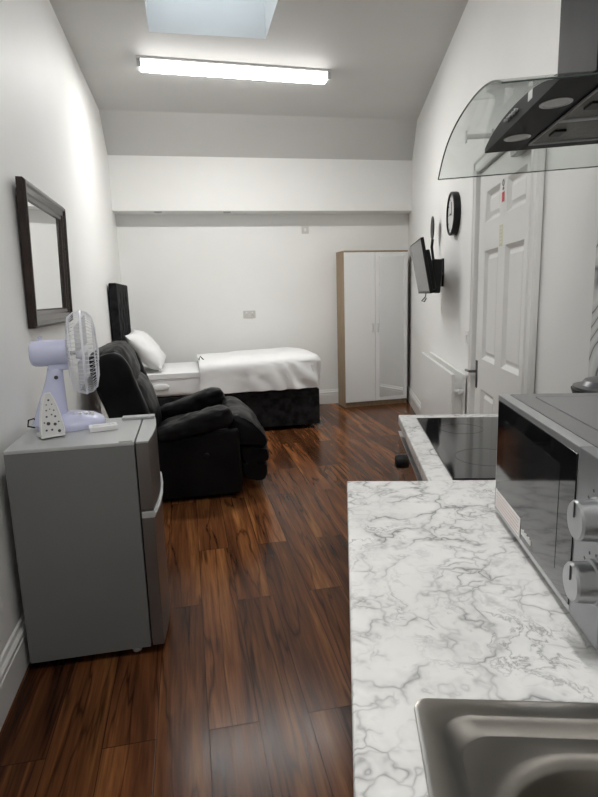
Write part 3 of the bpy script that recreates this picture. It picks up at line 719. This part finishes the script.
# ------------------------------------------------------------------ kitchen
ZT, SE = .912, 1.42                     # worktop height, end of the main worktop
KO = P(0, 0); KR = -TH
def kitchen():
    # main worktop with the sink cut-out
    t = MB(); z0, z1 = ZT - .040, ZT
    o = [(.004, -1.35), (DR - .005, -1.35), (DR - .005, SE), (.004, SE)]; h = [(.095, -.30), (.54, -.30), (.54, .59), (.095, .59)]
    e = .005
    def lp(r, z, g=0): 
        (a, b), (c, d) = r[0], r[2]; return [(a + g, b + g, z), (c - g, b + g, z), (c - g, d - g, z), (a + g, d - g, z)]
    t.loops([lp(h, z0), lp(o, z0), lp(o, z1 - e), lp(o, z1 - e * .3, e * .3), lp(o, z1, e), lp(h, z1), lp(h, z0)], cap0=False, cap1=False)
    ob = t.build('worktop', m_marble, loc=KO, rotz=KR, smooth=0); tag(ob, 'long marble-effect kitchen worktop holding the sink and microwave', 'worktop')
    # hob worktop
    t = MB().box((.218, SE + .003, ZT - .04), (DR - .005, 2.235, ZT - .001), .006, 3); ob = t.build('hob_worktop', m_marble, loc=KO, rotz=KR)
    tag(ob, 'short set-back marble-effect worktop around the black hob', 'worktop')
    # base units
    t = thing('base_cabinet', 'white kitchen base cabinet under the long marble-effect worktop', 'cabinet', KO, KR)
    MB().box((.045, SE - .03, .0), (DR - .02, SE - .010, ZT - .041)).build('end_panel', m_cabinet, t, smooth=0)
    MB().box((.045, -1.3, .0), (DR - .02, -1.28, ZT - .041)).build('end_panel', m_cabinet, t, smooth=0)
    MB().box((.09, -1.28, 0), (.105, SE - .03, .12)).build('plinth', m_cabinet, t, smooth=0)
    for k in range(4):
        y0 = -1.28 + k * .6675; d = MB().box((.036, y0 + .002, .125), (.045, y0 + .6655, ZT - .045), .002).build('door', m_cabinet, t)
        MB().tube([(.036, y0 + .08, .74), (.016, y0 + .08, .74), (.016, y0 + .08, .83), (.036, y0 + .08, .83)], .005, 8).build('handle', m_chrome, d)
    # hob
    t = thing('ceramic_hob', 'black ceramic hob set in the short marble-effect worktop', 'hob', P(.545, 1.79, ZT - .001), KR)
    MB().box((-.265, -.365, 0), (.265, .365, .005), .002).build('glass_top', m_blackgloss, t)
    for x, y, r in ((-.13, -.17, .09), (-.13, .18, .075), (.12, -.17, .075), (.12, .18, .1)):
        MB().lathe([(r - .002, .005), (r - .002, .0054), (r, .0054), (r, .005)], 40, T((x, y, 0)), cap=False).build('cooking_ring', mat('ring_grey', (.02, .02, .02), .2), t)
    # oven
    t = thing('oven', 'built-under oven with dark glass front below the hob', 'oven', P(.22, 1.83, 0), KR)
    MB().box((.02, -.39, .10), (.60, .39, ZT - .05)).build('housing', m_black, t, smooth=0)
    MB().box((0, -.395, .72), (.02, .395, .835), .002).build('control_panel', mat('oven_fascia', (.03, .022, .018), .08, 0, .9), t)
    MB().box((0, -.395, .12), (.02, .395, .715), .002).build('oven_door', mat('oven_glass', (.03, .022, .018), .06, 0, .9), t)
    MB().box((-.004, -.397, .835), (.02, .397, .846), .002).build('top_strip', m_chrome, t)
    MB().box((.05, -.37, 0), (.07, .37, .10)).build('plinth', m_black, t, smooth=0)
    for y in (.27,): MB().lathe([(.028, 0), (.028, .014), (.025, .024), (.018, .026)], 24, T((0, y, .757)) @ Matrix.Rotation(-PI / 2, 4, 'Y')).build('knob', m_black, t)
kitchen()

def sink():
    t = thing('inset_sink', 'stainless steel inset sink in the near end of the worktop', 'sink', P(0, 0, ZT), KR)
    x0, x1, y0, y1 = .077, .565, -.32, .606
    def R_(g, z, r, gb=0): return rrect(x0 + g + gb, x1 - g - gb, y0 + g, y1 - g, r, z)
    ls = [R_(.004, .0005, .016), R_(.0, .0015, .018), R_(.001, .005, .018), R_(.005, .0062, .016), R_(.026, .0045, .035), R_(.028, .004, .035), R_(.032, .001, .035), R_(.040, -.006, .04), R_(.044, -.007, .04)]
    bw = lambda g, z, r: rrect(.118 + g, .525 - g, -.05 + g, .562 - g, r, z)
    # drainer pan then bowl
    MB().loops(ls, cap0=False, cap1=False).build('rim', m_metal, t, smooth=50)
    bx0, bx1, by0, by1 = .138, .505, .09, .540
    def B(g, z, r): return rrect(bx0 + g, bx1 - g, by0 + g, by1 - g, r, z)
    pan = MB(); pan.loops([R_(.044, -.007, .04), B(-.004, -.008, .10), B(.004, -.0105, .10), B(.009, -.018, .10), B(.011, -.035, .098), B(.014, -.10, .095), B(.020, -.145, .09), B(.04, -.160, .075), B(.09, -.162, .05)], cap0=False, cap1=True)
    pan.build('bowl', m_metal, t, smooth=50)
    MB().lathe([(.040, -.160), (.040, -.158), (.03, -.158), (.028, -.161), (.001, -.161)], 24, T(((bx0 + bx1) / 2, (by0 + by1) / 2, 0))).build('waste', m_chrome, t)
sink()

def microwave():
    d0, s0, s1, z0, z1 = .327, .690, 1.195, .915, 1.182
    t = thing('microwave', 'silver microwave with black glass door and two dials on the worktop', 'microwave', P(d0, s0, ZT), KR)
    L = s1 - s0; H_ = z1 - ZT; D = .37
    mb = noisy('microwave_silver', (.22, .22, .225), (.25, .25, .255), 4, .36, .5)
    ml = mat('microwave_trim', (.42, .43, .44), .28, .6)
    MB().box((.022, 0, .012), (D, L, H_), .006).build('casing', mb, t)
    MB().box((.06, .05, H_), (D - .03, L - .05, H_ + .002), .002).build('top_pressing', mb, t)
    MB().box((0, .0, .014), (.022, .090, H_ - .001), .003).build('control_panel', mat('panel_silver', (.28, .29, .30), .35, .6), t)
    d = MB().box((.0, .091, .014), (.022, L, H_ - .001), .003).build('door', ml, t)
    MB().box((-.0015, .0925, .026), (.001, L - .010, H_ - .012), .0008).build('glass', m_blackgloss, d, smooth=0)
    MB().box((-.002, .15, .055), (-.0014, L - .06, H_ - .045)).build('viewing_window', mat('window_dark', (.022, .022, .023), .08), d, smooth=0)
    stk = MB().box((-.0026, L - .185, .026), (-.002, L - .018, .066)).build('warning_sticker', mat('sticker_white', (.88, .88, .87), .5), d, smooth=0)
    rl = MB()
    for k in range(5): rl.box((-.0030, L - .178 + .004 * (k % 2), .031 + .007 * k), (-.0026, L - .026, .0323 + .007 * k))
    rl.build('sticker_lettering', mat('faded_red', (.62, .40, .38), .5), stk, smooth=0)
    br = MB(); 
    for k in range(7): br.box((-.0030, L - .245 + .0075 * k, .040), (-.0015, L - .240 + .0075 * k, .049 + .002 * (k % 2)))
    br.build('door_lettering', m_plastic_w, d, smooth=0)
    for z in (.190, .102):
        k = MB(); k.lathe([(.030, 0), (.030, .004), (.0275, .006), (.0265, .028), (.024, .031), (.001, .031)], 36, T((0, .018 if z > .15 else .020, z)) @ Matrix.Rotation(-PI / 2, 4, 'Y')); kn = k.build('dial', m_dial, t)
        MB().box((-.0325, .0178, z + .004), (-.0305, .0202, z + .024)).build('pointer', m_ink, kn, smooth=0)
        tk = MB()
        for i in range(9):
            a = math.radians(-120 + 30 * i); tk.box((-.0006, -.0012, .036), (.0004, .0012, .040), m=T((0, .019, z)) @ Matrix.Rotation(a, 4, 'X'))
        tk.build('dial_marks', m_ink, t, smooth=0)
    for x in (.05, D - .05):
        for y in (.05, L - .05): MB().lathe([(.014, 0), (.014, .013)], 12, T((x, y, 0))).build('foot', m_black, t)
microwave()

# covered pan on the hob's wall side
t = thing('saucepan', 'black saucepan with a dark lid on the hob behind the microwave', 'saucepan', P(.722, 1.515, ZT + .0045), KR)
MB().lathe([(.088, 0), (.100, .006), (.107, .20), (.112, .215), (.106, .217), (.098, .20), (.088, .012), (.001, .010)], 40, cap=False).build('pan_body', m_black, t)
MB().lathe([(.108, .216), (.108, .222), (.090, .226), (.080, .238), (.05, .246), (.001, .249)], 40).build('lid', m_pan_lid, t)
MB().lathe([(.010, .245), (.010, .258), (.020, .262), (.020, .274), (.012, .278)], 20).build('lid_knob', m_black, t)

# ------------------------------------------------------------------ extractor hood
def hood():
    SCN = 1.60
    t = thing('extractor_hood', 'black chimney extractor hood with arched glass canopy over the hob', 'extractor hood', P(DR, SCN, 1.80), KR)
    def zt_(x): return .035 * (x + .40)         # x = d - DR ; whole canopy tips slightly to the front
    def arch(y): return .066 - (.30 if y > 0 else .26) * y * y - (1.9 if y > 0 else 1.45) * y ** 4
    # glass
    N = 40; g0, g1 = -.36, .40
    def sheet(x0, x1, off): 
        ls = []
        for i in range(N + 1):
            y = g0 + (g1 - g0) * i / N
            ls.append([(x0, y, arch(y) + zt_(x0) + off), (x1, y, arch(y) + zt_(x1) + off), (x1, y, arch(y) + zt_(x1) + off + .006), (x0, y, arch(y) + zt_(x0) + off + .006)])
        return MB().loops(ls)
    sheet(-.525, -.002, 0).build('glass_canopy', m_glass, t, smooth=30)
    eg = MB(); xf = -.525
    for i in range(1): 
        pts = [(xf, g0 + (g1 - g0) * k / N, arch(g0 + (g1 - g0) * k / N) + zt_(xf) + .003) for k in range(N + 1)]
        eg.tube(pts, .0022, 6)
        for y in (g0, g1): eg.tube([(xf, y, arch(y) + zt_(xf) + .003), (-.004, y, arch(y) + zt_(-.004) + .003)], .0016, 6)
    eg.build('canopy_edge', m_edge, t)
    # body: flat underside, arched top tucked under the glass
    bx = -.405; hb = .275; hn = -.335; zb = .016
    ls = []
    for i in range(25):
        y = hn + (hb - hn) * i / 24; top = max(arch(y) - .003, zb + .003)
        ls.append([(bx, y, zb + zt_(bx)), (-.003, y, zb + zt_(-.003)), (-.003, y, top + zt_(-.003)), (bx, y, top + zt_(bx))])
    MB().loops(ls).build('body', m_dark_metal, t, smooth=30)
    zu = lambda x: zb + zt_(x)
    # lamps and filters in the underside
    for y in (.115, -.175):
        m_ = T((-.355, y, zu(-.355))) @ Matrix.Rotation(-.035, 4, 'Y')
        lp = MB().lathe([(.036, .001), (.036, -.0015), (.030, -.0025), (.027, -.001)], 28, m_, cap=False).build('lamp_ring', m_silver, t)
        MB().lathe([(.0275, -.0012), (.018, -.0018), (.001, -.0018)], 28, m_).build('lamp_lens', m_frost, lp)
    for k, (ya, yb_) in enumerate(((-.262, -.045), (-.035, .185))):
        f_ = MB(); 
        f_.loops([[(x, y, zu(x) - .004) for x, y in ((-.30, ya), (-.03, ya), (-.03, yb_), (-.30, yb_))], [(x, y, zu(x) + .002) for x, y in ((-.30, ya), (-.03, ya), (-.03, yb_), (-.30, yb_))]])
        fo = f_.build('grease_filter', m_filter, t, smooth=0)
        h_ = MB(); yc = (ya + yb_) / 2; h_.box((-.275, yc - .025, zu(-.26) - .010), (-.245, yc + .025, zu(-.26) - .003), .002); h_.build('filter_latch', m_black, fo)
        e_ = MB(); cr = [(x, y, zu(x) - .005) for x, y in ((-.30, ya), (-.03, ya), (-.03, yb_), (-.30, yb_))]
        e_.tube(cr, .004, 6, closed=True); e_.build('filter_frame', m_silver, fo)
    for k in range(5):
        MB().lathe([(.0042, 0), (.0042, .008), (.003, .009)], 12, T((bx, .035 - .022 * k, .042 + zt_(bx))) @ Matrix.Rotation(-PI / 2, 4, 'Y')).build('button', m_silver, t)
    MB().box((bx - .001, -.165, .035), (bx, -.135, .055)).build('badge', mat('badge', (.55, .55, .55), .3), t, smooth=0)
    MB().box((-.245, -.115, .052), (-.002, .145, 1.0), .004).build('chimney', m_dark_metal, t)
    MB().box((-.252, -.122, .056), (-.002, .152, .082), .003).build('chimney_collar', m_dark_metal, t)
hood()
